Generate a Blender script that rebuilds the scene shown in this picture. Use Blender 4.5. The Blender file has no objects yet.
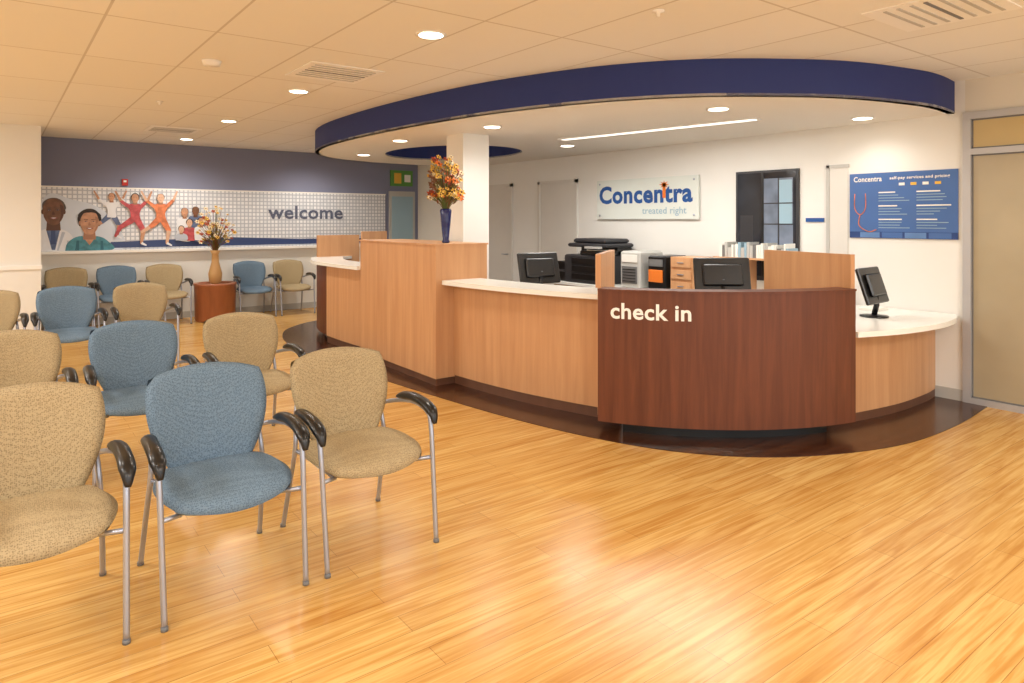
import bpy, math, random
from mathutils import Vector, Matrix
random.seed(7)
S=bpy.context.scene
COL=S.collection
def lin(c):
    return tuple(((v/255)/12.92 if v/255<=0.04045 else (((v/255)+0.055)/1.055)**2.4) for v in c)+(1,)
def nodes(name):
    m=bpy.data.materials.new(name); m.use_nodes=True
    nt=m.node_tree; b=nt.nodes['Principled BSDF']; return m,nt,b
def bump(nt,b,h,strength,dist=0.01):
    bn=nt.nodes.new('ShaderNodeBump'); bn.inputs['Strength'].default_value=strength; bn.inputs['Distance'].default_value=dist
    nt.links.new(h,bn.inputs['Height']); nt.links.new(bn.outputs[0],b.inputs['Normal'])
def plain(name,rgb,rough=0.5,metal=0,emit=0,vary=0.05,spec=0.5,sc=3):
    m,nt,b=nodes(name)
    b.inputs['Roughness'].default_value=rough; b.inputs['Metallic'].default_value=metal
    b.inputs['Specular IOR Level'].default_value=spec
    tc=nt.nodes.new('ShaderNodeTexCoord'); n=nt.nodes.new('ShaderNodeTexNoise'); n.inputs['Scale'].default_value=sc
    nt.links.new(tc.outputs['Object'],n.inputs['Vector'])
    r=nt.nodes.new('ShaderNodeValToRGB'); c=lin(rgb)
    r.color_ramp.elements[0].color=tuple(v*(1-vary) for v in c[:3])+(1,)
    r.color_ramp.elements[1].color=tuple(min(1,v*(1+vary)) for v in c[:3])+(1,)
    if vary>.15: r.color_ramp.elements[0].position=.35; r.color_ramp.elements[1].position=.65
    nt.links.new(n.outputs['Fac'],r.inputs[0]); nt.links.new(r.outputs[0],b.inputs['Base Color'])
    if emit:
        b.inputs['Emission Color'].default_value=c; b.inputs['Emission Strength'].default_value=emit
    return m
def wood(name,c1,c2,scale,rough=0.35,spec=0.5):
    m,nt,b=nodes(name)
    tc=nt.nodes.new('ShaderNodeTexCoord'); mp=nt.nodes.new('ShaderNodeMapping'); mp.inputs['Scale'].default_value=scale
    n=nt.nodes.new('ShaderNodeTexNoise'); n.inputs['Scale'].default_value=1; n.inputs['Detail'].default_value=6; n.inputs['Roughness'].default_value=.6; n.inputs['Distortion'].default_value=.4
    nt.links.new(tc.outputs['Object'],mp.inputs[0]); nt.links.new(mp.outputs[0],n.inputs['Vector'])
    r=nt.nodes.new('ShaderNodeValToRGB'); r.color_ramp.elements[0].position=.3; r.color_ramp.elements[1].position=.7
    r.color_ramp.elements[0].color=lin(c1); r.color_ramp.elements[1].color=lin(c2)
    nt.links.new(n.outputs['Fac'],r.inputs[0]); nt.links.new(r.outputs[0],b.inputs['Base Color'])
    b.inputs['Roughness'].default_value=rough; b.inputs['Specular IOR Level'].default_value=spec
    return m
def brick(name,c1,c2,cm,bw,rh,ms,rough,plane='xy',offset=0.0,grain=None,bumps=0,spec=.5,freq=2,loc=(0,0,0)):
    m,nt,b=nodes(name)
    tc=nt.nodes.new('ShaderNodeTexCoord'); vec=tc.outputs['Object']
    if plane=='xz':
        s=nt.nodes.new('ShaderNodeSeparateXYZ'); cb=nt.nodes.new('ShaderNodeCombineXYZ')
        nt.links.new(vec,s.inputs[0]); nt.links.new(s.outputs[0],cb.inputs[0]); nt.links.new(s.outputs[2],cb.inputs[1]); vec=cb.outputs[0]
    mp=nt.nodes.new('ShaderNodeMapping'); mp.inputs['Location'].default_value=loc
    nt.links.new(vec,mp.inputs[0]); v2=mp.outputs[0]
    br=nt.nodes.new('ShaderNodeTexBrick'); br.offset=offset; br.offset_frequency=freq
    br.inputs['Scale'].default_value=1; br.inputs['Brick Width'].default_value=bw; br.inputs['Row Height'].default_value=rh
    br.inputs['Mortar Size'].default_value=ms; br.inputs['Mortar Smooth'].default_value=.1
    br.inputs['Color1'].default_value=lin(c1); br.inputs['Color2'].default_value=lin(c2); br.inputs['Mortar'].default_value=lin(cm)
    nt.links.new(v2,br.inputs['Vector']); out=br.outputs['Color']
    if grain:
        for gs,gc,lo,hi in grain:
            mp2=nt.nodes.new('ShaderNodeMapping'); mp2.inputs['Scale'].default_value=gs
            nt.links.new(v2,mp2.inputs[0])
            n=nt.nodes.new('ShaderNodeTexNoise'); n.inputs['Scale'].default_value=1; n.inputs['Detail'].default_value=5; n.inputs['Distortion'].default_value=1.0
            nt.links.new(mp2.outputs[0],n.inputs['Vector'])
            r=nt.nodes.new('ShaderNodeValToRGB'); r.color_ramp.elements[0].position=lo; r.color_ramp.elements[1].position=hi
            r.color_ramp.elements[0].color=lin(gc); r.color_ramp.elements[1].color=(1,1,1,1)
            nt.links.new(n.outputs['Fac'],r.inputs[0])
            mx=nt.nodes.new('ShaderNodeMix'); mx.data_type='RGBA'; mx.blend_type='MULTIPLY'; mx.inputs[0].default_value=1
            nt.links.new(out,mx.inputs[6]); nt.links.new(r.outputs[0],mx.inputs[7]); out=mx.outputs[2]
    nt.links.new(out,b.inputs['Base Color'])
    b.inputs['Roughness'].default_value=rough; b.inputs['Specular IOR Level'].default_value=spec
    if bumps: 
        inv=nt.nodes.new('ShaderNodeMath'); inv.operation='SUBTRACT'; inv.inputs[0].default_value=1
        nt.links.new(br.outputs['Fac'],inv.inputs[1]); bump(nt,b,inv.outputs[0],bumps,.003)
    return m
def fabric(name,c1,c2):
    m,nt,b=nodes(name)
    tc=nt.nodes.new('ShaderNodeTexCoord'); v=nt.nodes.new('ShaderNodeTexVoronoi'); v.inputs['Scale'].default_value=150; v.inputs['Randomness'].default_value=.6
    nt.links.new(tc.outputs['Object'],v.inputs['Vector'])
    r=nt.nodes.new('ShaderNodeValToRGB'); r.color_ramp.elements[0].position=.1; r.color_ramp.elements[1].position=.6
    r.color_ramp.elements[0].color=lin(c1); r.color_ramp.elements[1].color=lin(c2)
    nt.links.new(v.outputs['Distance'],r.inputs[0]); nt.links.new(r.outputs[0],b.inputs['Base Color'])
    b.inputs['Roughness'].default_value=.85; b.inputs['Specular IOR Level'].default_value=.2
    bump(nt,b,v.outputs['Distance'],.4,.002)
    return m

# ------------ materials
M_floor=brick('oak_plank_floor',(220,182,114),(209,167,98),(164,124,70),1.25,.12,.0013,.25,offset=.37,grain=(((1.9,42,1),(232,214,184),.38,.62),((.9,12,1),(236,220,194),.3,.5)),bumps=.02,spec=.42)
M_dfloor=brick('dark_plank_floor',(86,54,38),(70,43,30),(38,24,18),1.25,.12,.002,.2,offset=.37,grain=(((1.6,26,1),(190,164,146),.35,.65),),spec=.45)
M_ceil=brick('acoustic_ceiling_tile',(238,237,234),(235,234,230),(208,203,196),.61,1.22,.008,.9,loc=(.11,.3,0),spec=.1)
M_wall=plain('warm_white_paint',(232,231,226),.8,vary=.02,spec=.2)
M_wallR=plain('cream_paint',(222,217,204),.8,vary=.02,spec=.2)
M_purple=plain('slate_blue_paint',(134,138,162),.8,vary=.02,spec=.2)
M_navy=plain('navy_paint',(42,56,118),.6,vary=.03,spec=.3)
M_white=plain('white_trim_paint',(242,241,238),.5,vary=.01)
M_soffit=plain('soffit_white',(238,234,224),.8,vary=.01,spec=.2)
M_maple=wood('maple_laminate',(190,140,98),(208,160,116),(14,14,.9),.42)
M_mahog=wood('walnut_veneer',(88,48,32),(112,64,43),(18,18,1.2),.42,.35)
M_basewd=wood('dark_base_wood',(92,60,44),(104,70,52),(10,10,2),.4)
M_solid=plain('white_solid_surface',(240,240,234),.25,vary=.02)
M_black=plain('black_plastic',(18,18,20),.3,vary=.1)
M_dark=plain('charcoal_plastic',(46,46,50),.45,vary=.1)
M_grey=plain('grey_plastic',(186,185,180),.45)
M_dgrey=plain('mid_grey_plastic',(112,112,112),.45)
M_metal=plain('satin_silver_steel',(170,176,190),.32,metal=.75,vary=.03)
M_alu=plain('aluminium_frame',(186,187,190),.4,metal=.3)
M_tan=fabric('tan_upholstery',(126,110,82),(176,158,124))
M_blue=fabric('slate_blue_upholstery',(74,94,114),(112,134,154))
M_frost=plain('frosted_amber_glass',(172,160,134),.22,vary=.1)
M_amber=plain('amber_glass',(194,172,122),.22,vary=.08)
M_orange=plain('orange',(226,120,36),.6)
M_yellow=plain('yellow',(226,180,70),.6)
M_cream=plain('cream_petal',(236,218,180),.6)
M_green=plain('leaf_green',(96,110,50),.6)
M_brown=plain('dry_stem_brown',(116,72,40),.7)
M_rust=plain('rust_petal',(168,66,30),.6)
M_navyg=plain('navy_glaze',(28,34,90),.15)
M_terra=wood('cherry_planter',(140,82,54),(164,100,66),(10,10,2),.35)
M_tanv=plain('tan_ceramic',(196,154,100),.4)
M_textblue=plain('sign_blue',(30,82,150),.4)
M_textgrey=plain('sign_grey',(150,180,196),.4)
M_textnavy=plain('welcome_grey_blue',(88,94,116),.5)
M_poster=plain('poster_blue',(66,104,164),.35,vary=.1)
M_posterd=plain('poster_dark_blue',(36,66,124),.35)
M_posterl=plain('poster_light_blue',(92,130,182),.35,vary=.15,sc=6)
M_paper=plain('paper',(238,236,228),.6)
M_clear=plain('acrylic_panel',(222,228,222),.12)
M_darkglass=plain('dark_glass',(38,40,48),.08,vary=.3)
M_blglass=plain('window_view_grey_blue',(112,124,142),.1,vary=.22,sc=5)
M_door=plain('door_paint',(218,215,208),.5)
M_red=plain('alarm_red',(190,40,30),.4)
M_emit=plain('lamp_diffuser',(255,240,214),.5,emit=10)
M_cove=plain('cove_diffuser',(255,248,234),.5,emit=2.0)
M_emitg=plain('green_sign',(90,150,70),.5)
M_mosaic=brick('mosaic_mural_tile',(238,239,242),(220,223,228),(180,185,196),.062,.062,.009,.35,plane='xz')
M_bluewash=plain('print_background',(208,216,228),.4,vary=.1)
M_skinD=plain('print_skin_dark',(118,80,58),.5,vary=.2,sc=14); M_skinM=plain('print_skin_mid',(190,142,112),.5,vary=.16,sc=14); M_skinL=plain('print_skin_light',(214,174,148),.5,vary=.12,sc=14)
M_shD=plain('print_shade_dark',(92,60,44),.5); M_shM=plain('print_shade_mid',(164,118,92),.5)
M_hair=plain('print_hair',(42,32,30),.5,vary=.4,sc=30); M_ghair=plain('print_grey_hair',(84,76,70),.5,vary=.3,sc=30); M_teal=plain('print_teal',(70,132,146),.5,vary=.25,sc=12); M_teald=plain('print_teal_dark',(44,100,116),.5)
M_pink=plain('print_pink',(186,82,88),.5,vary=.25,sc=14); M_lip=plain('print_lip',(150,84,74),.5)
M_denim=plain('print_denim',(90,106,142),.5,vary=.25,sc=14); M_coat=plain('print_coat',(230,232,238),.5,vary=.06,sc=9); M_coatd=plain('print_coat_shade',(186,194,208),.5); M_porange=plain('print_orange',(208,122,82),.5,vary=.25,sc=14)
M_band=plain('mural_navy_band',(54,72,118),.4)

# ------------ mesh builder
class MB:
    def __init__(s): s.v=[];s.f=[];s.m=[];s.sm=[];s.mats=[];s.M=Matrix.Identity(4)
    def mi(s,mat):
        if mat not in s.mats: s.mats.append(mat)
        return s.mats.index(mat)
    def add(s,vs,fs,mat,smooth=False):
        o=len(s.v); i=s.mi(mat)
        s.v+= [tuple(s.M@Vector(p)) for p in vs]
        for f in fs: s.f.append([a+o for a in f]); s.m.append(i); s.sm.append(smooth)
    def box(s,x0,x1,y0,y1,z0,z1,mat):
        v=[(x0,y0,z0),(x1,y0,z0),(x1,y1,z0),(x0,y1,z0),(x0,y0,z1),(x1,y0,z1),(x1,y1,z1),(x0,y1,z1)]
        s.add(v,[(0,3,2,1),(4,5,6,7),(0,1,5,4),(1,2,6,5),(2,3,7,6),(3,0,4,7)],mat)
    def rbox(s,x0,x1,y0,y1,z0,z1,mat,r=.01):
        def ring(i,z):
            a,b,c,d=x0+i,x1-i,y0+i,y1-i
            return [(a+r,c,z),(b-r,c,z),(b,c+r,z),(b,d-r,z),(b-r,d,z),(a+r,d,z),(a,d-r,z),(a,c+r,z)]
        v=ring(r,z0)+ring(0,z0+r)+ring(0,z1-r)+ring(r,z1)
        f=[tuple(range(7,-1,-1)),tuple(range(24,32))]
        for k in range(3):
            for j in range(8):
                f.append((k*8+j,k*8+(j+1)%8,(k+1)*8+(j+1)%8,(k+1)*8+j))
        s.add(v,f,mat)
    def lathe(s,cx,cy,prof,mat,n=24,smooth=True):
        v=[];f=[]
        for r,z in prof:
            for j in range(n):
                a=2*math.pi*j/n; v.append((cx+r*math.cos(a),cy+r*math.sin(a),z))
        for k in range(len(prof)-1):
            for j in range(n): f.append((k*n+j,k*n+(j+1)%n,(k+1)*n+(j+1)%n,(k+1)*n+j))
        f.append(tuple(range(n-1,-1,-1))); f.append(tuple((len(prof)-1)*n+j for j in range(n)))
        s.add(v,f,mat,smooth)
    def prism(s,poly,z0,z1,mat):
        n=len(poly); v=[(x,y,z0) for x,y in poly]+[(x,y,z1) for x,y in poly]
        f=[tuple(range(n-1,-1,-1)),tuple(range(n,2*n))]+[(i,(i+1)%n,n+(i+1)%n,n+i) for i in range(n)]
        s.add(v,f,mat)
    def strip(s,a,b,z0,z1,mat,smooth=False):
        n=len(a); v=[]
        for p,q in zip(a,b): v+=[(p[0],p[1],z0),(p[0],p[1],z1),(q[0],q[1],z1),(q[0],q[1],z0)]
        f=[(0,1,2,3),(4*n-1,4*n-2,4*n-3,4*n-4)]
        for i in range(n-1):
            o=4*i
            for k in range(4): f.append((o+k,o+4+k,o+4+(k+1)%4,o+(k+1)%4))
        s.add(v,f,mat,False)
    def tube(s,pts,r,mat,n=10,rs=None,flat=1.0):
        P=[Vector(p) for p in pts]; v=[];f=[]; up=None
        for i,p in enumerate(P):
            t=(P[min(i+1,len(P)-1)]-P[max(i-1,0)]).normalized()
            if up is None:
                up=Vector((0,0,1)) if abs(t.z)<.9 else Vector((0,1,0))
            sd=t.cross(up).normalized(); up=sd.cross(t).normalized()
            rr=rs[i] if rs else r
            for j in range(n):
                a=2*math.pi*j/n; v.append(tuple(p+sd*math.cos(a)*rr+up*math.sin(a)*rr*flat))
        for i in range(len(P)-1):
            for j in range(n): f.append((i*n+j,i*n+(j+1)%n,(i+1)*n+(j+1)%n,(i+1)*n+j))
        f.append(tuple(range(n-1,-1,-1))); f.append(tuple((len(P)-1)*n+j for j in range(n)))
        s.add(v,f,mat,True)
    def ell(s,c,r,mat,n=8,m=6):
        v=[];f=[]
        for i in range(m+1):
            th=math.pi*i/m
            for j in range(n):
                a=2*math.pi*j/n
                v.append((c[0]+r[0]*math.sin(th)*math.cos(a),c[1]+r[1]*math.sin(th)*math.sin(a),c[2]+r[2]*math.cos(th)))
        for i in range(m):
            for j in range(n): f.append((i*n+j,i*n+(j+1)%n,(i+1)*n+(j+1)%n,(i+1)*n+j))
        s.add(v,f,mat,True)
    def mesh(s,name,recalc=True):
        me=bpy.data.meshes.new(name); me.from_pydata(s.v,[],s.f)
        for m in s.mats: me.materials.append(m)
        me.polygons.foreach_set('material_index',s.m); me.polygons.foreach_set('use_smooth',s.sm)
        me.update()
        import bmesh
        bm=bmesh.new(); bm.from_mesh(me); bmesh.ops.recalc_face_normals(bm,faces=bm.faces); bm.to_mesh(me); bm.free()
        return me
    def obj(s,name,parent=None,loc=None,rz=0):
        o=bpy.data.objects.new(name,s.mesh(name)); COL.objects.link(o)
        if loc: o.location=loc
        o.rotation_euler[2]=rz
        if parent: o.parent=parent
        return o
def empty(name,loc=(0,0,0),rz=0):
    e=bpy.data.objects.new(name,None); COL.objects.link(e); e.location=loc; e.rotation_euler[2]=rz; e.empty_display_size=.1; return e
def cat(pts,n=8):
    P=[Vector(p) for p in pts]; out=[]
    for i in range(len(P)-1):
        p0=P[max(i-1,0)];p1=P[i];p2=P[i+1];p3=P[min(i+2,len(P)-1)]
        for k in range(n):
            t=k/n; out.append(.5*((2*p1)+(-p0+p2)*t+(2*p0-5*p1+4*p2-p3)*t*t+(-p0+3*p1-3*p2+p3)*t**3))
    out.append(P[-1]); return [tuple(p) for p in out]
def off(pts,d):
    out=[]
    for i,p in enumerate(pts):
        a=Vector(pts[max(i-1,0)][:2]); b=Vector(pts[min(i+1,len(pts)-1)][:2]); t=(b-a).normalized()
        out.append((p[0]+t.y*d,p[1]-t.x*d))
    return out
def textmesh(body,W,H,bold=0.0,ext=.004):
    cu=bpy.data.curves.new('t','FONT'); cu.body=body; cu.size=1; cu.offset=bold; cu.resolution_u=3; cu.space_character=1+bold*2
    o=bpy.data.objects.new('t',cu); COL.objects.link(o); bpy.context.view_layer.update()
    dg=bpy.context.evaluated_depsgraph_get(); me=bpy.data.meshes.new_from_object(o.evaluated_get(dg))
    vs=[tuple(v.co) for v in me.vertices]; fs=[tuple(p.vertices) for p in me.polygons]
    bpy.data.objects.remove(o); 
    x0=min(v[0] for v in vs);x1=max(v[0] for v in vs);y0=min(v[1] for v in vs);y1=max(v[1] for v in vs)
    return [((v[0]-x0)/(x1-x0)*W,(v[1]-y0)/(y1-y0)*H) for v in vs],fs

# ------------ room shell
XW=6.58; ZC=2.74
def simple(name,*a):
    mb=MB(); mb.box(*a); return mb.obj(name)
simple('floor',-4,9,-3.6,12.0,-.1,0,M_floor)
simple('ceiling',-4,9,-3.6,12.0,ZC,ZC+.1,M_ceil)
simple('wall_east',XW,XW+.15,2.32,12.0,0,ZC,M_wall)
mb=MB(); mb.box(XW,XW+.15,-3.6,2.32,2.46,ZC,M_wallR); mb.box(XW,XW+.15,-3.6,-.2,0,2.46,M_wallR); mb.obj('wall_east_header')
simple('wall_north',.44,XW,11.8,11.95,0,ZC,M_purple)
mb=MB(); mb.box(.44,5.9,11.785,11.8,0,1.07,M_wall); mb.obj('wall_north_wainscot')
simple('wall_northwest',-4,.44,10.5,11.9,0,ZC,M_wall)
simple('wall_west',-4.15,-4,-3.6,10.6,0,ZC,M_wall)
mb=MB(); mb.box(-4,.45,10.47,10.5,.93,.98,M_white); mb.obj('trim_chair_rail')
simple('baseboard_northwest',-4,.45,10.485,10.5,0,.1,M_grey)
simple('baseboard_north',.46,5.9,11.77,11.785,0,.1,M_grey)
mb=MB(); mb.box(XW-.012,XW,2.33,2.55,0,.1,M_grey); mb.obj('baseboard_east')
mb=MB()
for i in range(8): mb.box(-4+i*1.51-.03,-4+i*1.51+.03,-3.6,-3.5,0,ZC,M_alu)
mb.box(-4,XW,-3.6,-3.5,0,.12,M_alu); mb.box(-4,XW,-3.6,-3.5,2.6,ZC,M_alu)
mb.obj('window_1')
bord=cat([(XW,2.15),(5.75,2.09),(4.92,2.15),(4.18,2.44),(3.70,2.87),(3.40,3.47),(3.18,4.39),(3.01,5.75),(2.90,7.0),(2.87,8.08),(3.0,9.0),(3.4,9.8),(4.3,10.3),(XW,10.4)],8)
mb=MB(); mb.prism(bord,0,.004,M_dfloor); mb.obj('floor_border')

# ------------ soffit
fas=cat([(XW,2.40),(6.2,2.36),(5.84,2.38),(5.19,2.53),(4.72,2.76),(4.15,3.19),(3.72,3.8),(3.41,4.66),(3.26,5.5),(3.19,6.4),(3.18,7.3),(3.24,8.2),(3.44,9.0),(3.85,9.6),(4.5,9.95),(5.3,10.05),(XW,10.0)],8)
soff=empty('ceiling_soffit')
mb=MB(); mb.strip(fas,off(fas,.05),2.465,ZC,M_navy,True); mb.obj('fascia',soff)
HC=(5.0,8.0)
hole=[(HC[0]+.85*math.cos(a),HC[1]+1.12*math.sin(a)) for a in [2*math.pi*i/48 for i in range(48)]]
cu=bpy.data.curves.new('und','CURVE'); cu.dimensions='2D'; cu.fill_mode='BOTH'; cu.extrude=.01
for P in (fas,hole):
    sp=cu.splines.new('POLY'); sp.points.add(len(P)-1); sp.use_cyclic_u=True
    for i,p in enumerate(P): sp.points[i].co=(p[0],p[1],0,1)
o=bpy.data.objects.new('und',cu); COL.objects.link(o); bpy.context.view_layer.update()
me=bpy.data.meshes.new_from_object(o.evaluated_get(bpy.context.evaluated_depsgraph_get())); bpy.data.objects.remove(o)
me.materials.clear(); me.materials.append(M_soffit)
o=bpy.data.objects.new('underside',me); COL.objects.link(o); o.location.z=2.475; o.parent=soff
mb=MB(); hl=hole+[hole[0]]; ho=[(HC[0]+(p[0]-HC[0])*1.04,HC[1]+(p[1]-HC[1])*1.04) for p in hl]
mb.strip(hl,ho,2.466,ZC,M_navy,True); mb.obj('opening_fascia',soff)
mb=MB(); mb.M=Matrix.Translation((5.28,4.7,0))@Matrix.Rotation(math.radians(9),4,'Z')
mb.box(-.07,.07,-1.15,1.15,2.455,2.464,M_white); mb.box(-.035,.035,-1.12,1.12,2.45,2.456,M_cove); mb.obj('linear_light')

# column
mb=MB(); mb.box(3.905,4.235,6.035,6.365,0,2.465,M_wall); mb.box(3.895,4.245,6.025,6.375,0,.1,M_white); mb.obj('column')

# ------------ reception desk
desk=empty('reception_desk')
def dpart(name,fn):
    mb=MB(); fn(mb); return mb.obj(name,desk)
lineA=cat([(4.35,9.93),(4.0,9.78),(3.7,9.5),(3.48,9.05),(3.35,8.6),(3.32,8.3)],6)
lineB=[(3.32,8.3),(3.32,7.8),(3.34,7.25)]
lineC=cat([(3.45,5.49),(3.49,5.0),(3.57,4.5),(3.72,3.95),(3.82,3.7)],8)
CX,CY,R=5.39,4.545,2.167
def arc(r,a0=207,a1=257.5,n=64): return [(CX+r*math.cos(math.radians(a0+(a1-a0)*i/n)),CY+r*math.sin(math.radians(a0+(a1-a0)*i/n))) for i in range(n+1)]
def f(mb):
    mb.strip(lineA,off(lineA,-.05),.1,.98,M_mahog,True); mb.strip(off(lineA,-.1),off(lineA,-.15),0,.1,M_black)
dpart('far_panel',f)
dpart('far_front',lambda mb:(mb.strip(lineB,off(lineB,-.06),.09,.98,M_maple),mb.strip(off(lineB,-.01),off(lineB,-.06),0.004,.09,M_basewd)))
L=lineA[6:]+lineB[1:]
dpart('far_counter',lambda mb:mb.strip(off(L,.08),off(L,-.35),.98,1.02,M_solid))
tb=[(3.25,5.49),(3.83,5.49),(3.83,7.25),(3.30,7.25),(3.265,6.4)]
dpart('tall_planter_box',lambda mb:(mb.prism(tb,.07,1.31,M_maple),mb.prism([(3.262,5.502),(3.83,5.502),(3.83,7.24),(3.31,7.24),(3.277,6.4)],0.004,.07,M_basewd),mb.prism([(3.24,5.48),(3.84,5.48),(3.84,7.26),(3.29,7.26),(3.255,6.4)],1.31,1.325,M_maple)))
dpart('front_panel',lambda mb:(mb.strip(lineC,off(lineC,-.06),.085,.945,M_maple,True),mb.strip(off(lineC,-.01),off(lineC,-.06),0.004,.085,M_basewd)))
dpart('front_counter',lambda mb:(mb.strip(off(lineC,.14),off(lineC,-.3),.945,.985,M_solid)))
dpart('worktop',lambda mb:(mb.strip(off(lineC,-.3),off(lineC,-.95),.71,.74,M_solid),mb.strip(arc(R-.06),arc(R-.8),.71,.74,M_solid)))
dpart('checkin_panel',lambda mb:(mb.strip(arc(R),arc(R-.05),.1,1.04,M_mahog,True),mb.strip(arc(R+.008),arc(R-.16),1.04,1.055,M_mahog),mb.strip(arc(R-.14,211,254),arc(R-.2,211,254),0.004,.1,M_black)))
def seg(mb,p,q,t,z0,z1,mat):
    a=[p,q]; mb.strip(off(a,t/2),off(a,-t/2),z0,z1,mat)
dpart('divider_1',lambda mb:(seg(mb,(3.50,3.60),(4.12,4.07),.04,1.055,1.30,M_maple),seg(mb,(3.58,3.66),(4.12,4.07),.04,.1,1.055,M_maple)))
dpart('divider_2',lambda mb:seg(mb,(4.94,2.46),(5.16,3.3),.04,.1,1.30,M_maple))
dpart('divider_3',lambda mb:(seg(mb,(3.66,9.5),(4.3,9.5),.04,.1,1.33,M_maple)))
dpart('divider_4',lambda mb:(seg(mb,(3.84,8.4),(4.2,8.4),.04,.1,1.40,M_maple)))
lineE=cat([(4.98,2.72),(5.3,2.64),(5.8,2.57),(6.3,2.57),(6.57,2.6)],8)
dpart('accessible_base',lambda mb:(mb.strip(lineE,off(lineE,.05),.07,.70,M_maple,True),mb.strip(off(lineE,.01),off(lineE,.05),0.004,.07,M_basewd)))
oe=cat([(4.96,2.43),(5.4,2.30),(5.9,2.25),(6.3,2.29),(6.57,2.38)],8)
dpart('accessible_counter',lambda mb:mb.prism(oe+[(6.57,3.2),(5.16,3.2)],.70,.74,M_solid))
vs,fs=textmesh('check in',.56,.115,bold=.022)
v3=[]
for x,z in vs:
    a=math.radians(207)+(.095+x)/R; v3.append((CX+(R+.003)*math.cos(a),CY+(R+.003)*math.sin(a),.845+z))
mb=MB(); mb.add(v3,fs,M_white); mb.obj('checkin_lettering',desk)

# back counter
mb=MB(); mb.rbox(5.93,6.575,3.62,7.05,.70,.74,M_solid,.004); mb.box(6.0,6.57,3.65,7.02,0.004,.70,M_maple); mb.obj('back_counter')
mb=MB()
mb.box(6.3,6.52,3.75,4.68,1.13,1.15,M_maple)
for y in (3.75,4.28,4.66): mb.box(6.3,6.52,y,y+.02,.74,1.13,M_maple)
y=3.8
while y<4.6:
    w=random.uniform(.02,.05); h=random.uniform(.10,.17)
    mb.box(6.33,6.51,y,y+w-.004,1.15,1.15+h,random.choice([M_paper,M_paper,M_grey,M_dgrey,M_grey,M_textgrey])); y+=w
mb.obj('file_shelf')
def copier():
    mb=MB()
    mb.rbox(5.97,6.52,6.08,6.78,.74,1.10,M_dark,.015)
    for z in (.78,.88,.98): mb.rbox(5.955,5.975,6.12,6.62,z,z+.08,M_black,.004)
    mb.rbox(5.99,6.52,6.08,6.50,1.10,1.16,M_black,.01)
    mb.rbox(6.0,6.52,6.05,6.75,1.20,1.25,M_dark,.015)
    mb.rbox(6.25,6.52,6.08,6.76,1.10,1.20,M_black,.01)
    mb.rbox(6.05,6.5,6.1,6.7,1.25,1.31,M_dark,.02)
    mb.box(5.93,6.0,6.1,6.35,1.19,1.215,M_grey)
    mb.rbox(6.0,6.4,6.78,6.98,.86,.89,M_dark,.01)
    mb.rbox(6.02,6.45,6.80,7.02,.74,1.0,M_black,.012)
    mb.box(6.02,6.3,6.15,6.4,1.161,1.17,M_paper)
    mb.obj('copier')
copier()
mb=MB(); mb.rbox(5.98,6.4,5.46,5.78,.74,1.18,M_grey,.02); mb.box(5.972,5.98,5.50,5.74,.8,1.0,M_dgrey); mb.box(5.972,5.98,5.50,5.74,1.05,1.14,M_paper); 
for k in range(5): mb.box(5.966,5.974,5.52,5.72,.82+k*.035,.83+k*.035,M_black)
mb.obj('desktop_printer')
mb=MB(); mb.rbox(6.0,6.4,5.1,5.36,.74,1.14,M_black,.015); mb.rbox(5.98,6.0,5.13,5.33,.84,.98,M_orange,.004); mb.box(5.985,6.0,5.13,5.33,1.02,1.1,M_dgrey); mb.obj('label_printer')
mb=MB(); mb.box(6.0,6.35,4.72,5.02,.74,1.14,M_maple)
for z in (.77,.9,1.03): mb.box(5.985,6.0,4.735,5.005,z,z+.1,M_maple); mb.box(5.975,5.985,4.83,4.91,z+.045,z+.055,M_metal)
mb.obj('wooden_drawer_unit')

def monitor(loc,rz,z0=.74,w=.46,h=.29,tilt=-14,lift=.18):
    mb=MB()
    mb.lathe(0,0,[(.11,0),(.11,.012),(.03,.02)],M_black)
    mb.tube([(0,0,.015),(0,-.02,.1),(0,-.02,lift+h/2-.03)],.022,M_black,10)
    mb.M=Matrix.Translation((0,0.0,lift+h/2))@Matrix.Rotation(math.radians(tilt),4,'X')
    mb.rbox(-w/2,w/2,0,.03,-h/2,h/2,M_black,.008)
    mb.rbox(-w/2+.07,w/2-.07,-.03,.002,-h/2+.06,h/2-.06,M_black,.012)
    mb.box(-w/2+.02,w/2-.02,.03,.0315,-h/2+.02,h/2-.02,M_darkglass)
    mb.M=Matrix.Identity(4)
    return mb.obj('computer_monitor',None,(loc[0],loc[1],z0),rz)
monitor((4.30,5.25),math.radians(-8),h=.31)
monitor((4.98,3.60),math.radians(-38),h=.31,w=.48)
monitor((5.86,2.74),math.radians(4),h=.31,w=.42,lift=.11,tilt=-18)
mb=MB(); mb.rbox(5.3,5.62,2.98,3.12,.741,.76,M_dark,.004); mb.obj('keyboard')
mb=MB(); mb.M=Matrix.Translation((6.3,2.95,.741)); mb.box(-.11,.11,-.08,.08,0,.012,M_paper); mb.box(-.1,.12,-.07,.09,.012,.02,M_paper); mb.obj('paper_stack')
mb=MB(); mb.M=Matrix.Translation((4.15,4.55,.741)); mb.rbox(-.1,.1,-.1,.1,0,.05,M_black,.012); mb.tube([(-.07,-.09,.07),(-.07,0,.085),(-.07,.09,.07)],.022,M_dark); mb.obj('telephone')

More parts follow.
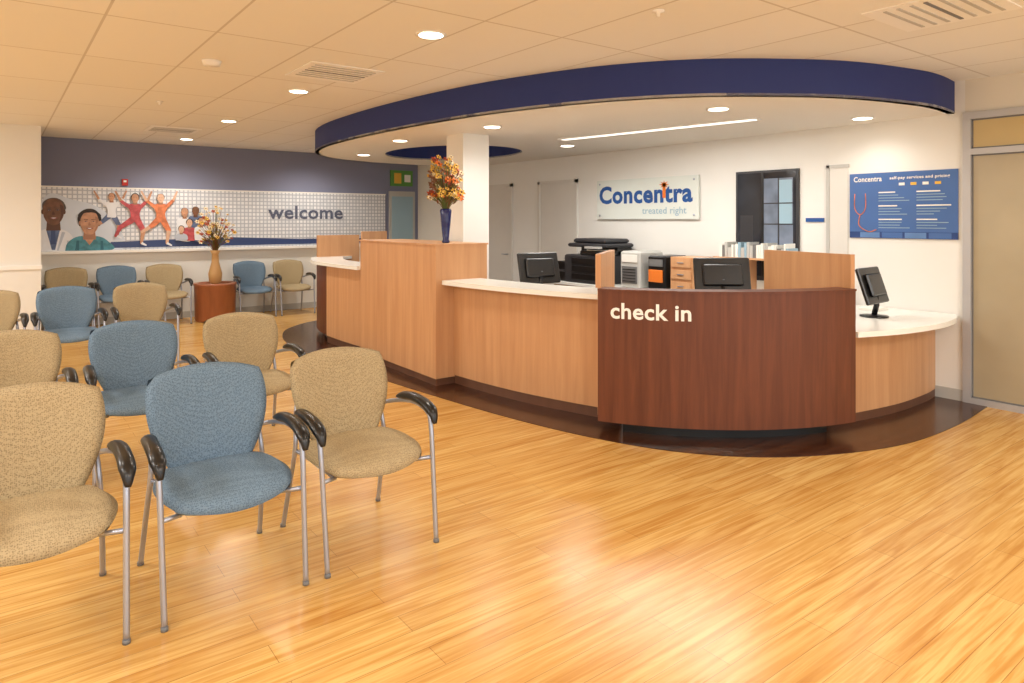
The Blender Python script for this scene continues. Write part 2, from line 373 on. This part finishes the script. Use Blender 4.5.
# ------------ chairs
def pad(mb,fn,T,mat,nu=18,nv=16,c=.3):
    top=[];bot=[]
    for i in range(nv+1):
        for j in range(nu+1):
            u=-1+2*j/nu; v=-1+2*i/nv
            U=u*math.sqrt(1-c*v*v); V=v*math.sqrt(1-c*u*u)
            e=max(0,(1-abs(u)**8)*(1-abs(v)**8))**.35
            p,n=fn(U,V); top.append(tuple(Vector(p)+Vector(n)*T*e)); bot.append(tuple(Vector(p)-Vector(n)*T*e*.8))
    W=nu+1; N=len(top); f=[]
    for i in range(nv):
        for j in range(nu):
            a=i*W+j; f.append((a,a+1,a+W+1,a+W)); f.append((N+a,N+a+W,N+a+W+1,N+a+1))
    mb.add(top+bot,f,mat,True)
def weld(me):
    import bmesh
    bm=bmesh.new(); bm.from_mesh(me); bmesh.ops.remove_doubles(bm,verts=bm.verts,dist=.0004); bmesh.ops.recalc_face_normals(bm,faces=bm.faces); bm.to_mesh(me); bm.free(); return me
def backf(U,V):
    w=.228+.055*V-.012*V*V
    return (w*U/.92, .235+.065*V-.060*U*U+.012*V*V, .632+.232*V/.95),Vector((0,-1,.15)).normalized()
def seatf(U,V):
    w=.270-.014*V
    return (w*U, -.045+.262*V, .43+.012*U*U-.035*max(0,-V)**3+.008*V),Vector((0,0,1))
meshes={}
for nm,mat in (('tan',M_tan),('blue',M_blue)):
    mb=MB(); pad(mb,backf,.028,mat); meshes['back_'+nm]=weld(mb.mesh('back_'+nm))
    mb=MB(); pad(mb,seatf,.030,mat,c=.4); meshes['seat_'+nm]=weld(mb.mesh('seat_'+nm))
mb=MB()
for s in (-1,1):
    mb.tube(cat([(s*.272,-.295,0),(s*.276,-.262,.3),(s*.280,-.232,.54),(s*.282,-.19,.605),(s*.280,-.06,.625),(s*.270,.10,.600),(s*.24,.215,.570)],5),.0115,M_metal)
    mb.tube(cat([(s*.262,.315,0),(s*.252,.25,.22),(s*.240,.200,.42),(s*.225,.235,.58),(s*.19,.275,.70)],5),.0115,M_metal)
    mb.tube([(s*.276,-.245,.395),(s*.2,-.2,.385),(s*.2,.18,.385),(s*.24,.200,.41)],.010,M_metal)
    for fy,fx in ((-.295,.272),(.315,.262)): mb.lathe(s*fx,fy,[(.014,0),(.014,.015)],M_dgrey,10)
mb.tube([(-.2,-.15,.38),(.2,-.15,.38)],.010,M_metal); mb.tube([(-.2,.15,.38),(.2,.15,.38)],.010,M_metal)
meshes['frame']=mb.mesh('frame')
mb=MB()
for s in (-1,1):
    p=cat([(s*.281,-.266,.560),(s*.283,-.245,.606),(s*.284,-.18,.636),(s*.282,-.06,.648),(s*.274,.04,.638),(s*.266,.09,.624)],4)
    n=len(p); mb.tube(p,.03,M_black,12,rs=[.010+.021*min(1,4*i/n,4*(n-1-i)/n+.1) for i in range(n)],flat=.7)
meshes['armrest']=mb.mesh('armrest')
def chair(x,y,c,rz=0):
    e=empty('waiting_chair',(x,y,0),rz)
    for nm,k in (('seat','seat_'+c),('backrest','back_'+c),('leg_frame','frame'),('armrests','armrest')):
        o=bpy.data.objects.new(nm,meshes[k]); COL.objects.link(o); o.parent=e
for x,c in ((.105,'tan'),(.775,'blue'),(1.415,'tan')): chair(x,3.14,c)
for x,c in ((.06,'tan'),(.72,'blue'),(1.40,'tan')): chair(x,4.88,c)
for x,c in ((-.08,'tan'),(.56,'blue'),(1.22,'tan')): chair(x,8.0,c)
for x,c in ((.78,'tan'),(1.40,'blue'),(2.04,'tan'),(3.30,'blue'),(3.94,'tan')): chair(x,11.33,c)

# ------------ plants / vases
def bouquet(mb,cx,cy,z0,z1,spread,n,mats,sz=1):
    for i in range(n):
        a=random.uniform(0,6.283); r=spread*math.sqrt(random.random()); z=z0+(z1-z0)*random.uniform(.25,1)*(1-.35*(r/spread)**2)
        tip=(cx+r*math.cos(a),cy+r*math.sin(a),z)
        mb.tube(cat([(cx,cy,z0-.05),(cx+.35*r*math.cos(a),cy+.35*r*math.sin(a),z0+.5*(z-z0)),tip],3),.003,random.choice([M_green,M_brown]),5)
        mt=random.choice(mats); k=random.uniform(.012,.026)*sz
        mb.ell(tip,(k*.5,k*.5,k*.5),M_brown,6,4)
        for j in range(6):
            b=j*math.pi/3+a
            q=Vector(tip); d=Vector((math.cos(b),math.sin(b)*.6,math.sin(b)*.8)).normalized()
            sd=d.cross(Vector((0,1,.2))).normalized()
            mb.add([q,q+d*k+sd*k*.5,q+d*k*2,q+d*k-sd*k*.5],[(0,1,2,3)],mt)
        if i%2==0:
            q=Vector(cat([(cx,cy,z0),tip],2)[1]); d=Vector((math.cos(a+1),math.sin(a+1),.6)).normalized(); sd=d.cross(Vector((0,0,1))).normalized()
            mb.add([q,q+d*.05+sd*.012,q+d*.1,q+d*.05-sd*.012],[(0,1,2,3)],random.choice([M_green,M_brown]))
e=empty('flower_vase')
VX,VY=3.50,5.72
mb=MB(); mb.lathe(VX,VY,[(.035,1.326),(.04,1.34),(.03,1.36),(.045,1.5),(.058,1.64),(.05,1.66)],M_navyg); mb.obj('vase',e)
mb=MB(); bouquet(mb,VX,VY,1.64,2.22,.17,120,[M_orange,M_yellow,M_rust,M_yellow,M_yellow,M_cream,M_brown]); mb.obj('flowers',e)
e=empty('planter')
mb=MB(); mb.lathe(2.69,11.2,[(.27,0),(.29,.02),(.30,.54),(.31,.55),(.31,.58),(.25,.58),(.25,.55)],M_terra,32); mb.obj('pot',e)
mb=MB(); mb.lathe(2.69,11.2,[(.05,.55),(.09,.6),(.10,.72),(.055,.9),(.05,1.02),(.075,1.08)],M_tanv); mb.obj('vase',e)
mb=MB(); bouquet(mb,2.69,11.2,1.06,1.80,.28,90,[M_cream,M_yellow,M_rust,M_cream,M_yellow],.9); mb.obj('flowers',e)

# ------------ mural on the north wall
class Flat:
    def __init__(s,y): s.mb=MB(); s.y=y
    def poly(s,p,m): s.y-=.0003; s.mb.add([(x,s.y,z) for x,z in p],[tuple(range(len(p)))],m)
    def sm(s,p,m): s.poly(cat(list(p)+[p[0]],5)[:-1],m)
    def el(s,x,z,rx,rz,m,n=20,a0=0,a1=360): s.poly([(x+rx*math.cos(math.radians(a0+(a1-a0)*i/n)),z+rz*math.sin(math.radians(a0+(a1-a0)*i/n))) for i in range(n)],m)
    def limb(s,p,q,w1,w2,m):
        a=Vector(p);b=Vector(q);d=(b-a).normalized(); n=Vector((-d.y,d.x))
        s.poly([tuple(a+n*w1),tuple(a-n*w1),tuple(b-n*w2),tuple(b+n*w2)],m); s.el(b.x,b.y,w2,w2,m,10)
mural=empty('welcome_mural')
mb=MB(); mb.box(.47,5.86,11.765,11.785,1.10,2.02,M_mosaic); mb.box(.46,5.87,11.76,11.785,2.02,2.04,M_white); mb.box(.46,5.87,11.70,11.785,1.06,1.10,M_white); mb.obj('panel',mural)
F=Flat(11.764)
F.sm([(.475,1.105),(.475,1.7),(.6,1.93),(.85,1.85),(1.15,1.76),(1.38,1.55),(1.5,1.105)],M_bluewash)
F.poly([(1.35,1.13),(5.86,1.13),(5.86,1.22),(4.2,1.22),(3.0,1.27),(1.35,1.22)],M_band)
def face(x,z,r,skin,shade,hair,female=False,small=False):
    if female: F.sm([(x-.8*r,z-.3*r),(x-.92*r,z+.5*r),(x-.4*r,z+1.2*r),(x+.4*r,z+1.2*r),(x+.92*r,z+.5*r),(x+.8*r,z-.3*r),(x,z-.2*r)],hair)
    F.poly([(x-.42*r,z-.5*r),(x+.42*r,z-.5*r),(x+.5*r,z-1.55*r),(x-.5*r,z-1.55*r)],shade)
    if not female: F.sm([(x-.74*r,z+.1*r),(x-.74*r,z+.7*r),(x-.3*r,z+1.08*r),(x+.3*r,z+1.08*r),(x+.74*r,z+.7*r),(x+.74*r,z+.1*r)],hair)
    for s in (-1,1): F.el(x+s*.74*r,z-.02*r,.1*r,.2*r,shade,10)
    F.sm([(x-.7*r,z+.45*r),(x-.35*r,z+1.0*r),(x+.35*r,z+1.0*r),(x+.7*r,z+.45*r),(x+.68*r,z-.35*r),(x+.38*r,z-.95*r),(x,z-1.1*r),(x-.38*r,z-.95*r),(x-.68*r,z-.35*r)],skin)
    if small:
        for s in (-1,1): F.el(x+s*.28*r,z+.12*r,.1*r,.05*r,M_hair,8)
        F.el(x,z-.5*r,.22*r,.07*r,M_lip,10,180,360); return
    F.sm([(x+.42*r,z+.6*r),(x+.68*r,z+.4*r),(x+.66*r,z-.35*r),(x+.34*r,z-.92*r),(x+.5*r,z-.3*r)],shade)
    for s in (-1,1):
        F.el(x+s*.29*r,z+.14*r,.15*r,.07*r,shade,10)
        F.el(x+s*.29*r,z+.12*r,.08*r,.03*r,M_coatd,10); F.el(x+s*.29*r,z+.12*r,.05*r,.036*r,M_hair,8)
        F.limb((x+s*.14*r,z+.29*r),(x+s*.45*r,z+.3*r),.025*r,.018*r,hair)
    F.sm([(x-.04*r,z+.1*r),(x+.1*r,z-.2*r),(x,z-.27*r),(x-.11*r,z-.22*r)],shade)
    F.sm([(x-.28*r,z-.50*r),(x,z-.46*r),(x+.28*r,z-.50*r),(x,z-.65*r)],M_lip)
    F.sm([(x-.18*r,z-.51*r),(x,z-.49*r),(x+.18*r,z-.51*r),(x,z-.57*r)],M_coat)
    if female:
        F.sm([(x-.72*r,z+.3*r),(x-.45*r,z+.85*r),(x+.1*r,z+.95*r),(x+.3*r,z+1.15*r),(x-.4*r,z+1.2*r),(x-.9*r,z+.7*r)],hair)
        F.sm([(x+.72*r,z+.3*r),(x+.5*r,z+.85*r),(x+.0*r,z+.98*r),(x+.3*r,z+1.2*r),(x+.9*r,z+.7*r)],hair)
F.sm([(.48,1.105),(.48,1.36),(.55,1.42),(.72,1.42),(.84,1.35),(.90,1.22),(.91,1.105)],M_coat)
F.poly([(.55,1.42),(.72,1.42),(.66,1.12),(.62,1.12)],M_denim); F.poly([(.61,1.40),(.66,1.40),(.67,1.2),(.60,1.2)],M_band)
F.poly([(.74,1.38),(.78,1.37),(.70,1.11),(.68,1.11)],M_coatd); F.poly([(.80,1.25),(.86,1.25),(.86,1.105),(.82,1.105)],M_coatd)
face(.64,1.67,.175,M_skinD,M_shD,M_ghair)
F.sm([(.78,1.105),(.81,1.22),(.94,1.31),(1.18,1.31),(1.31,1.24),(1.37,1.105)],M_teal)
F.poly([(.90,1.105),(.92,1.25),(.95,1.25),(.95,1.105)],M_teald); F.poly([(1.22,1.105),(1.22,1.24),(1.25,1.24),(1.26,1.105)],M_teald)
F.poly([(.99,1.315),(1.17,1.315),(1.08,1.18)],M_skinM)
face(1.08,1.51,.16,M_skinM,M_shM,M_hair,True)
def jumper(x,z,s,skin,top,bot,ph):
    F.limb((x-.03*s,z),(x-.17*s-ph*.05,z-.14*s),.055*s,.036*s,bot); F.limb((x-.17*s-ph*.05,z-.14*s),(x-.30*s,z-.22*s-ph*.06),.036*s,.022*s,bot if ph else skin)
    F.limb((x+.03*s,z),(x+.13*s,z-.2*s),.055*s,.04*s,bot); F.limb((x+.13*s,z-.2*s),(x+.10*s,z-.42*s),.036*s,.022*s,skin)
    F.limb((x+.10*s,z-.42*s),(x+.17*s,z-.46*s),.022*s,.014*s,M_coat)
    F.sm([(x-.08*s,z-.04*s),(x+.08*s,z-.04*s),(x+.07*s,z+.1*s),(x+.11*s,z+.24*s),(x,z+.28*s),(x-.11*s,z+.24*s),(x-.07*s,z+.1*s)],top)
    F.limb((x-.09*s,z+.22*s),(x-.22*s,z+.32*s),.032*s,.024*s,top); F.limb((x-.22*s,z+.32*s),(x-.30*s,z+.48*s),.022*s,.015*s,skin)
    F.limb((x+.09*s,z+.22*s),(x+.2*s,z+.34*s),.032*s,.024*s,top); F.limb((x+.2*s,z+.34*s),(x+.26*s,z+.49*s),.022*s,.015*s,skin)
    face(x,z+.37*s,.072*s,skin,M_shM,M_hair,ph>0,True)
jumper(1.36,1.62,.74,M_skinM,M_coat,M_denim,0); jumper(1.67,1.56,.86,M_skinM,M_pink,M_pink,1); jumper(2.02,1.56,.88,M_skinL,M_porange,M_porange,0)
for x,z,r,sk,t in ((2.36,1.67,.065,M_skinM,M_coat),(2.52,1.69,.065,M_skinD,M_denim),(2.43,1.50,.055,M_skinL,M_pink),(2.60,1.52,.058,M_skinM,M_coat),(2.31,1.40,.05,M_skinL,M_coatd)):
    F.sm([(x-1.6*r,1.23),(x-1.7*r,z-1.9*r),(x-.5*r,z-1.2*r),(x+.5*r,z-1.2*r),(x+1.7*r,z-1.9*r),(x+1.6*r,1.23)],t); face(x,z,r,sk,M_shM if sk is not M_skinD else M_shD,M_hair,z<1.6,True)
F.mb.obj('printed_figures',mural)
vs,fs=textmesh('welcome',1.34,.235,bold=.02)
mb=MB(); mb.add([(3.67+x,11.758,1.565+z) for x,z in vs],fs,M_textnavy); mb.obj('lettering',mural)
mb=MB(); mb.rbox(1.50,1.58,11.77,11.8,2.07,2.17,M_red,.004); mb.box(1.52,1.56,11.765,11.771,2.12,2.15,M_white); mb.obj('fire_alarm')

# ------------ east wall items
def ybox(mb,y0,y1,z0,z1,d,mat,x=XW): mb.box(x-d,x,y0,y1,z0,z1,mat)
sign=empty('wall_sign')
mb=MB(); ybox(mb,5.06,6.75,1.56,2.08,.02,M_clear,XW-.02)
for y in (5.12,6.69):
    for z in (1.61,2.03): mb.M=Matrix.Translation((XW,y,z))@Matrix.Rotation(-math.pi/2,4,'Y'); mb.lathe(0,0,[(.012,0),(.012,.05)],M_metal,12)
mb.M=Matrix.Identity(4)
mb.obj('panel',sign)
def wtext(body,ytop,z,W,H,mat,parent,name,bold=.02,x=XW-.043):
    vs,fs=textmesh(body,W,H,bold); mb=MB(); mb.add([(x,ytop-a,z+b) for a,b in vs],fs,mat); return mb.obj(name,parent)
wtext('Concentra',6.70,1.76,1.56,.24,M_textblue,sign,'lettering',.035)
wtext('treated right',5.93,1.60,.70,.11,M_textgrey,sign,'tagline',.008)
mb=MB()
for a in range(8):
    t=math.radians(a*45); c=(5.57,1.985); mb.add([(XW-.046,c[0]+.015*math.cos(t+1.57),c[1]+.015*math.sin(t+1.57)),(XW-.046,c[0]+.085*math.cos(t),c[1]+.055*math.sin(t)),(XW-.046,c[0]-.015*math.cos(t+1.57),c[1]-.015*math.sin(t+1.57))],[(0,1,2)],M_orange)
mb.add([(XW-.046,5.595,1.82),(XW-.046,5.545,1.82),(XW-.046,5.545,1.985),(XW-.046,5.595,1.985)],[(0,1,2,3)],M_orange)
mb.obj('star_emblem',sign)
post=empty('information_poster')
mb=MB(); ybox(mb,2.37,3.30,1.38,1.99,.012,M_poster); ybox(mb,2.37,3.30,1.38,1.44,.0125,M_posterd)
for y0,m in ((3.20,M_posterl),(3.0,M_poster),(2.8,M_posterl),(2.6,M_poster)): ybox(mb,y0-.18,y0,1.385,1.435,.013,m)
def yline(y0,y1,z,h,mat): mb.add([(XW-.0145,y0,z),(XW-.0145,y1,z),(XW-.0145,y1,z+h),(XW-.0145,y0,z+h)],[(0,1,2,3)],mat)
for k in range(14):
    for c0,c1 in ((2.42,2.70),(2.75,3.03)):
        if k in (4,9): continue
        l=random.uniform(.5,1); yline(c1-(c1-c0)*l,c1,1.475+k*.025,.006 if k not in (3,8,13) else .011,M_textgrey if k not in (3,8,13) else M_paper)
for y0,m in ((2.80,M_paper),(2.70,M_yellow),(2.60,M_paper),(2.50,M_yellow)): yline(y0,y0+.05,1.865,.025,m)
mb.tube(cat([(XW-.015,3.25,1.80),(XW-.015,3.25,1.66),(XW-.015,3.20,1.60),(XW-.015,3.15,1.66),(XW-.015,3.15,1.80)],4),.004,M_porange)
mb.tube(cat([(XW-.015,3.20,1.60),(XW-.015,3.21,1.50),(XW-.015,3.12,1.44),(XW-.015,3.05,1.46)],4),.004,M_porange)
mb.obj('print',post)
wtext('Concentra',3.26,1.91,.26,.05,M_paper,post,'title',.02,XW-.015)
wtext('self-pay services and pricing',2.93,1.915,.5,.035,M_paper,post,'heading',.02,XW-.015)
mb=MB(); ybox(mb,3.82,4.56,.9,2.08,.03,M_dark)
ybox(mb,3.845,4.535,.95,2.055,.034,M_darkglass)
ybox(mb,3.875,4.21,1.15,1.99,.036,M_blglass); ybox(mb,3.885,4.03,1.5,1.97,.0365,M_textgrey)
for z in (1.5,1.72): ybox(mb,3.875,4.21,z,z+.012,.038,M_dark)
ybox(mb,4.03,4.045,1.15,1.99,.038,M_dark); ybox(mb,4.21,4.24,.95,2.055,.04,M_black); ybox(mb,4.34,4.50,1.25,1.60,.036,M_dark)
mb.obj('window_2')
mb=MB(); ybox(mb,3.56,3.75,1.53,1.57,.012,M_textblue); mb.obj('room_sign')
def door(name,y0,y1,x=XW):
    mb=MB(); ybox(mb,y0,y1,.004,2.08,.012,M_door); t=.05
    ybox(mb,y0-t,y0,.004,2.13,.03,M_door); ybox(mb,y1,y1+t,.004,2.13,.03,M_door); ybox(mb,y0-t,y1+t,2.08,2.13,.03,M_door)
    mb.tube([(x-.02,y0+.07,1.0),(x-.06,y0+.07,1.0),(x-.06,y0+.18,1.0)],.009,M_metal); mb.obj(name)
door('door_1',7.22,8.0); door('door_2',8.75,9.6)
mb=MB(); ybox(mb,3.32,3.5,.75,2.06,.012,M_door); ybox(mb,3.5,3.53,.75,2.09,.02,M_grey); ybox(mb,3.31,3.53,2.06,2.09,.02,M_grey); mb.obj('trim_1')
mb=MB(); mb.box(5.95,6.5,11.77,11.8,.004,2.1,M_grey); mb.box(6.0,6.45,11.76,11.775,1.0,2.0,M_textgrey); mb.box(6.0,6.45,11.765,11.775,.1,.95,M_door); mb.obj('door_3')
mb=MB(); mb.box(5.98,6.45,11.77,11.8,2.2,2.5,M_emitg); mb.box(6.05,6.2,11.765,11.771,2.25,2.45,M_yellow); mb.box(6.27,6.4,11.765,11.771,2.28,2.42,M_paper); mb.obj('framed_picture')
sf=empty('window_3')
mb=MB()
mb.box(XW-.03,XW+.06,2.27,2.33,0,2.46,M_alu); mb.box(XW-.03,XW+.06,-.2,2.27,2.40,2.46,M_alu); mb.box(XW-.03,XW+.06,-.2,2.27,2.10,2.15,M_alu); mb.box(XW-.03,XW+.06,-.2,2.27,0,.05,M_alu); mb.box(XW-.03,XW+.06,1.0,1.06,.05,2.4,M_alu)
for z0,z1 in ((.05,2.10),(2.15,2.40)):
    mb.box(XW-.006,XW+.001,2.258,2.27,z0,z1,M_dgrey); mb.box(XW-.006,XW+.001,1.06,2.27,z0,z0+.012,M_dgrey); mb.box(XW-.006,XW+.001,1.06,2.27,z1-.012,z1,M_dgrey)
mb.obj('frame',sf)
mb=MB(); mb.box(XW,XW+.02,-.2,2.27,.05,2.10,M_frost); mb.box(XW,XW+.02,-.2,2.27,2.15,2.40,M_amber); mb.obj('glass',sf)

# ------------ ceiling fittings + lights
def vent(x,y,s=.3):
    mb=MB(); mb.box(x-s,x+s,y-s,y+s,ZC-.008,ZC,M_white)
    for k in range(7): mb.box(x-s+.05,x+s-.05,y-s+.06+k*.07,y-s+.08+k*.07,ZC-.012,ZC-.008,M_grey if k!=3 else M_dgrey)
    mb.obj('ceiling_vent')
vent(2.18,5.28); vent(4.27,1.63); vent(1.84,9.9)
mb=MB(); mb.lathe(1.28,5.44,[(.06,ZC-.035),(.065,ZC-.01),(.07,ZC)],M_white); mb.obj('smoke_detector')
for x,y in ((3.0,2.6),(1.3,7.6)):
    mb=MB(); mb.lathe(x,y,[(.012,ZC-.035),(.012,ZC-.012),(.035,ZC-.008),(.035,ZC)],M_white,14); mb.obj('sprinkler_head')
def light(kind,name,loc,energy,color,parent=None,**k):
    l=bpy.data.lights.new(name,kind); l.energy=energy; l.color=color
    for a,b in k.items(): setattr(l,a,b)
    o=bpy.data.objects.new(name,l); COL.objects.link(o); o.location=loc
    if parent: o.parent=parent
    return o
WARM=(1,.93,.83); NEU=(1,.97,.93)
def downlight(x,y,z,e,c):
    E=empty('recessed_downlight',(x,y,z))
    mb=MB(); mb.lathe(0,0,[(.10,-.006),(.10,0)],M_white,24); mb.lathe(0,0,[(.078,-.009),(.078,-.006)],M_emit,24); mb.obj('trim_ring',E)
    light('SPOT','lamp',(0,0,-.03),e,c,E,spot_size=math.radians(160),spot_blend=.8,shadow_soft_size=.12)
for y,e_ in ((1.4,50),(3.81,68),(6.22,88),(8.6,115),(10.9,135)): downlight(2.22,y,ZC,e_,WARM)
for y in (1.4,3.81,6.22,8.6): downlight(-.6,y,ZC,55,WARM)  # unseen row left of frame, added for more light
downlight(4.3,10.9,ZC,120,WARM)  # added wall wash hidden by the soffit, brightens the north wall
downlight(4.6,-.3,ZC,60,WARM); downlight(5.6,1.2,ZC,60,WARM);  # unseen pair outside the frame, added for more light
for x,y,e_ in ((3.70,7.05,46),(3.87,5.46,36),(4.73,3.46,28),(6.2,3.0,20),(5.6,6.3,60),(4.1,8.9,56)): downlight(x,y,2.465,e_,NEU)
def fill_panel(x,y,e,sx=1.2,sy=.6):  # out-of-view area fill lamp with a plain housing, added to brighten the room
    E=empty('added_fill_panel',(x,y,ZC))
    mb=MB(); mb.box(-sx/2,sx/2,-sy/2,sy/2,-.01,0,M_white); mb.obj('housing',E)
    light('AREA','lamp',(0,0,-.02),e,NEU,E,shape='RECTANGLE',size=sx*.95,size_y=sy*.95)
fill_panel(-1.6,-1.2,100); fill_panel(1.2,-1.6,100); fill_panel(4.2,-1.6,100)  # added fill behind the camera
for y in (2.5,5.5,8.5): fill_panel(-2.3,y,90,.6,1.2)  # added fill off-frame left, lifts the seating side and far end
o=light('AREA','cove_lamp',(5.28,4.7,2.44),58,NEU,None,shape='RECTANGLE',size=.12,size_y=2.2); o.rotation_euler[2]=math.radians(9)
w=bpy.data.worlds.new('World'); S.world=w; w.use_nodes=True
bg=w.node_tree.nodes['Background']; bg.inputs[0].default_value=(1,.98,.95,1); bg.inputs[1].default_value=2.4
cd=bpy.data.cameras.new('Camera'); cam=bpy.data.objects.new('Camera',cd); COL.objects.link(cam)
cam.location=(0,0,1.55); cam.rotation_euler=(math.radians(90),0,math.radians(-37)); cd.lens=24; cd.sensor_width=36; cd.shift_y=-.1187; cd.clip_start=.05
S.camera=cam
S.view_settings.view_transform='Standard'
S.view_settings.look='None'
S.view_settings.exposure=-0.2
